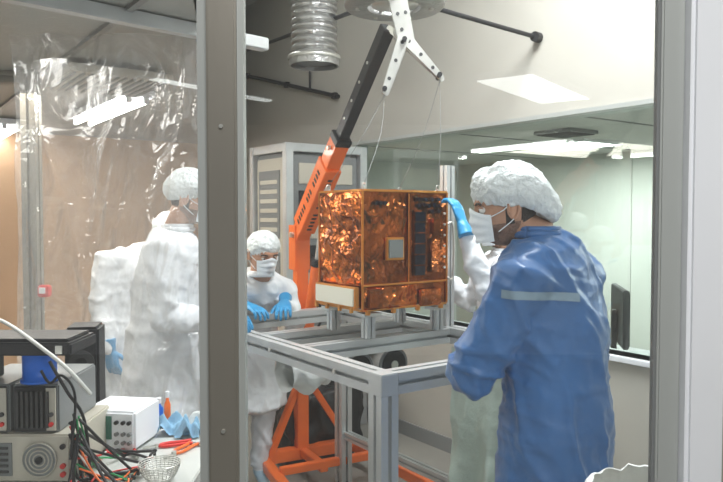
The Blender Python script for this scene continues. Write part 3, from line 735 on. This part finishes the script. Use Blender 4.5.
# plastic sheets
o=B('plastic_curtain')
def cur(a,b):
    x=-1.40+a*.86; z=.05+b*2.29
    y=2.80+.022*math.sin(a*21+1.5*math.sin(b*3))+.02*noise.noise(V((a*7,b*4,0)))+.05*abs(noise.noise(V((a*5+b*4,b*3,5))))+.03*abs(noise.noise(V((a*14-b*6,b*9,2))))
    return (x+.02*noise.noise(V((a*4,b*6,9))),y,z)
o.grid(cur,150,200,'plastic'); o.done()
# ---------------------------------------------------------------- bench + equipment
BZ=.80
o=B('lab_bench'); o.bx((-2.4,1.92,BZ-.04),(-.52,2.76,BZ),'bench',.004)
for x in (-2.35,-.57):
    for y in (1.97,2.71): o.bx((x-.025,y-.025,0),(x+.025,y+.025,BZ-.04),'alu')
o.bx((-2.35,2.70,.15),(-.57,2.72,.6),'beige'); o.bx((-2.35,1.99,BZ-.12),(-.57,2.01,BZ-.04),'alu'); o.done()
def fanface(o,c,r):
    o.cyl(V(c)+V((0,0,0)),V(c)+V((0,-.006,0)),r,'igrey',n=28)
    for k in (1,.78,.56,.34): 
        o.tube([V(c)+V((math.cos(q)*r*k,-.008,math.sin(q)*r*k)) for q in [i*math.pi/8 for i in range(17)]],.0022,'beige',5,2)
    o.cyl(V(c)+V((0,-.004,0)),V(c)+V((0,-.012,0)),r*.2,'blackp',n=14)
o=B('bench_power_supply'); o.bx((-1.22,2.10,BZ+.01),(-.885,2.44,BZ+.155),'beige',.005); fanface(o,(-.975,2.098,BZ+.08),.052)
o.bx((-1.20,2.095,BZ+.03),(-1.06,2.101,BZ+.13),'igrey'); 
for k in range(5): o.bx((-1.19,2.090,BZ+.04+k*.018),(-1.07,2.096,BZ+.047+k*.018),'dark')
for z in (.035,.06): o.cyl((-.905,2.09,BZ+z),(-.905,2.10,BZ+z),.008,'red',n=12)
o.cyl((-.905,2.09,BZ+.12),(-.905,2.10,BZ+.12),.008,'blackp',n=12)
for x in (-1.19,-.91):
    for y in (2.13,2.41): o.cyl((x,y,BZ),(x,y,BZ+.012),.012,'dark',n=10)
o.done()
for i,(x0,x1) in enumerate(((-1.225,-1.075),(-1.065,-.925))):
    o=B('dc_power_supply'); z0=BZ+.155
    o.bx((x0,2.12,z0),(x1,2.42,z0+.15),'igrey',.005); o.bx((x0+.006,2.112,z0+.006),(x1-.006,2.121,z0+.144),'blackp',.003)
    for k in range(7): o.bx((x0+.018+k*.015,2.098,z0+.02),(x0+.025+k*.015,2.114,z0+.13),'dark')
    o.bx((x1-.034,2.108,z0+.01),(x1-.006,2.114,z0+.14),'beige')
    o.cyl((x1-.018,2.10,z0+.03),(x1-.018,2.113,z0+.03),.007,'red',n=10); o.cyl((x1-.018,2.10,z0+.06),(x1-.018,2.113,z0+.06),.007,'dark',n=10)
    o.done()
o=B('tape_spool'); c=(-1.00,2.16,BZ+.306)
o.lathe([(.018,0),(.056,0),(.056,.008),(.050,.010),(.050,.084),(.056,.086),(.056,.094),(.018,.094),(.018,0)],c,'bluep'); o.done()
o=B('black_instrument_tray'); o.bx((-1.34,2.07,BZ+.401),(-.865,2.27,BZ+.440),'blackp',.006); o.bx((-1.32,2.085,BZ+.440),(-.88,2.255,BZ+.450),'blackp',.003)
for x in (-1.27,-.90): o.bx((x-.01,2.065,BZ+.408),(x+.01,2.071,BZ+.432),'steelb')
o.bx((-1.26,2.12,BZ+.31),(-1.14,2.22,BZ+.401),'blackp',.004)
o.done()
o=B('speaker_box'); o.box((-1.04,2.62,BZ+.205),(.12,.15,.41),'blackp',Matrix.Rotation(.2,3,'Z'),.01)
rz=Matrix.Rotation(.2,3,'Z')
for z in (.12,.28): 
    p=V((-1.04,2.62,BZ+z))+rz@V((0,-.076,0)); o.cyl(p,p+rz@V((0,-.006,0)),.045,'dark',n=24); o.cyl(p,p+rz@V((0,-.010,0)),.022,'black',n=20)
o.done()
o=B('oscilloscope'); rz=Matrix.Rotation(-.15,3,'Z'); c=V((-.865,2.50,BZ+.075))
o.box(c,(.20,.20,.135),'white',rz,.008); o.box(c+rz@V((-.03,-.102,.01)),(.09,.006,.08),'screen',rz)
for x in (.035,.06,.082):
    for z in (-.04,-.01,.03): p=c+rz@V((x,-.10,z)); o.cyl(p,p+rz@V((0,-.012,0)),.007,'igrey' if z<0 else 'blackp',n=10)
for x in (-.08,.08): p=c+rz@V((x,-.07,-.072)); o.cyl(p-V((0,0,.003)),p+V((0,0,.01)),.01,'dark',n=8)
o.done()
o=B('wire_mesh_bowl'); c=V((-.625,2.14,BZ+.002))
for k in range(9): 
    z=.005+k*.006; r=.034+.030*math.sqrt(k/8)
    o.tube([c+V((math.cos(q)*r,math.sin(q)*r,z)) for q in [i*math.pi/8 for i in range(17)]],.0018,'steelb',5,2)
for k in range(28):
    q=k*2*math.pi/28; o.tube([c+V((math.cos(q)*(.034+.030*math.sqrt(j/4)),math.sin(q)*(.034+.030*math.sqrt(j/4)),.005+j*.012)) for j in range(5)],.0013,'steelb',4,2)
o.cyl(c,c+V((0,0,.004)),.034,'steelb'); o.done()
cab=empty('cable_tangle',(0,0,0))
for m,n,r in (('black',14,.0048),('red',5,.003),('cablew',3,.003),('green',5,.003),('orange',3,.003)):
    o=B('cables_'+m)
    for k in range(n):
        p=V((-.90+R.random()*.10,1.98+R.random()*.3,BZ+.02)); pts=[V((-.87+R.uniform(-.005,.03),2.07,BZ+R.uniform(.04,.24)))]
        a=R.random()*6
        for j in range(6):
            a+=R.uniform(-1.1,1.1); p=p+V((math.cos(a)*.07+.02,math.sin(a)*.05,0)); p.x=min(max(p.x,-.86),-.70); p.y=min(max(p.y,1.95),2.34)
            pts.append(V((p.x,p.y,BZ+.006+R.random()*.025)))
        o.tube(pts,r,m,6,6)
    o.done(cab)
o=B('cables_back')
o.tube([(-1.27,2.2,BZ+.455),(-1.2,2.15,BZ+.51),(-1.08,2.10,BZ+.50),(-.93,2.05,BZ+.42),(-.86,2.05,BZ+.36),(-.82,2.10,BZ+.28)],.006,'cablew',8,6)
o.tube([(-.92,2.05,BZ+.39),(-.87,2.05,BZ+.30),(-.84,2.1,BZ+.2),(-.83,2.12,BZ+.01)],.005,'blackp',8,6)
o.tube([(-.95,2.06,BZ+.36),(-.92,2.05,BZ+.325),(-.88,2.04,BZ+.35),(-.85,2.06,BZ+.28),(-.86,2.04,BZ+.1)],.004,'blackp',8,6)
o.done(cab)
for i,(x,y,a,m) in enumerate(((-.72,2.44,.4,'red'),(-.64,2.36,1.2,'orange'),(-.57,2.46,-.3,'bluep'),(-.78,2.36,2.2,'red'))):
    o=B('pliers'); rz=Matrix.Rotation(a,3,'Z'); c=V((x,y,BZ+.008)); f=lambda q: c+rz@V(q)
    o.tube([f((0,0,0)),f((.03,.016,0)),f((.09,.014,0)),f((.12,.02,0))],.006,m,8,4); o.tube([f((0,0,0)),f((.03,-.016,0)),f((.09,-.014,0)),f((.12,-.02,0))],.006,m,8,4)
    o.beam(f((-.05,.004,0)),f((.0,.0,0)),.008,.008,'steelb',.002); o.beam(f((-.05,-.004,0)),f((.0,.0,0)),.008,.008,'steelb',.002); o.cyl(f((0,0,-.006)),f((0,0,.008)),.009,'steelb',n=12); o.done()
for i,(x,y,m,s) in enumerate(((-.70,2.60,'clothb',.07),(-.60,2.66,'cloth',.07),(-.64,2.56,'clothb',.05))):
    o=B('crumpled_wipe')
    o.grid(lambda a,b:(x+(a-.5)*s*1.8,y+(b-.5)*s*1.2,BZ+.006+max(0,.06*noise.noise(V((a*3+i*5,b*3,0)))+.05-.14*((a-.5)**2+(b-.5)**2))+.012*abs(noise.noise(V((a*9,b*9,i))))),30,30,m)
    o.done()
for i,(x,y,h2,r,m) in enumerate(((-.79,2.70,.10,.018,'bluep'),(-.55,2.56,.07,.02,'yellow'),(-.75,2.68,.13,.012,'orange'))):
    o=B('reagent_bottle'); o.lathe([(0,0),(r,0),(r,h2*.7),(r*.5,h2*.82),(r*.5,h2),(0,h2)],(x,y,BZ),m,20); o.cyl((x,y,BZ+h2*.9),(x,y,BZ+h2+.01),r*.6,'white',n=16); o.done()
o=B('lined_waste_bin'); c=(.66,1.62,0)
o.lathe([(0,0),(.115,0),(.135,.88),(.128,.88),(.11,.02),(0,.02)],c,'beige',36)
o.grid(lambda a,b:(c[0]+(.142-.03*max(0,b-.5)*2+.010*noise.noise(V((math.cos(a*6.283)*3,math.sin(a*6.283)*3,b*3))))*math.cos(a*6.283),c[1]+(.142-.03*max(0,b-.5)*2+.012*noise.noise(V((math.cos(a*6.283)*4,math.sin(a*6.283)*4,b*3+5))))*math.sin(a*6.283),.72+.27*math.sin(b*1.7)+.012*noise.noise(V((math.cos(a*6.283)*4,math.sin(a*6.283)*4,8)))),60,14,'cloth')
o.done()
# ---------------------------------------------------------------- lights
def area(n,loc,size,pw,col=(1,.97,.9),rot=(0,0,0),sy=None):
    l=bpy.data.lights.new(n,'AREA'); l.energy=pw; l.color=col; l.size=size
    if sy: l.shape='RECTANGLE'; l.size_y=sy
    ob=bpy.data.objects.new(n,l); ob.location=loc; ob.rotation_euler=rot; COL.objects.link(ob); return ob
area('ceiling_light_main',(.6,2.9,3.65),1.0,124,(.98,.99,1),sy=.9,rot=(0,0,ang))
area('ceiling_light_rear',rw(.4,3.2,3.65),1.0,82,(.98,.99,1),sy=.9,rot=(0,0,ang))
area('ceiling_light_tent',(-1.75,3.9,LZ-.12),1.2,40,(1,.93,.82),sy=1.2,rot=(0,0,ang))
area('ceiling_light_bench',(-1.3,2.3,LZ-.12),.8,15,(1,.97,.93),rot=(0,0,ang))
area('ceiling_light_side_room',rw(4.67,2.9,2.33),.57,120,(.98,1,.99),sy=.82,rot=(0,0,ang))
area('ceiling_light_side_room_near',rw(3.7,-1.15,2.33),.52,80,(.98,1,.99),sy=.82,rot=(0,0,ang))
area('ceiling_light_hall',(.2,-.2,2.62),.8,34,(1,.99,.98))
w=bpy.data.worlds.new('World'); sc.world=w; w.use_nodes=True
w.node_tree.nodes['Background'].inputs[0].default_value=(.93,.96,1,1); w.node_tree.nodes['Background'].inputs[1].default_value=.38
# ---------------------------------------------------------------- camera
cd=bpy.data.cameras.new('camera'); cd.sensor_width=36; cd.lens=36*700/723; cd.clip_start=.05
co=bpy.data.objects.new('camera',cd); COL.objects.link(co); co.location=(0,0,1.62); co.rotation_euler=(math.radians(90-2.1),0,0)
sc.camera=co
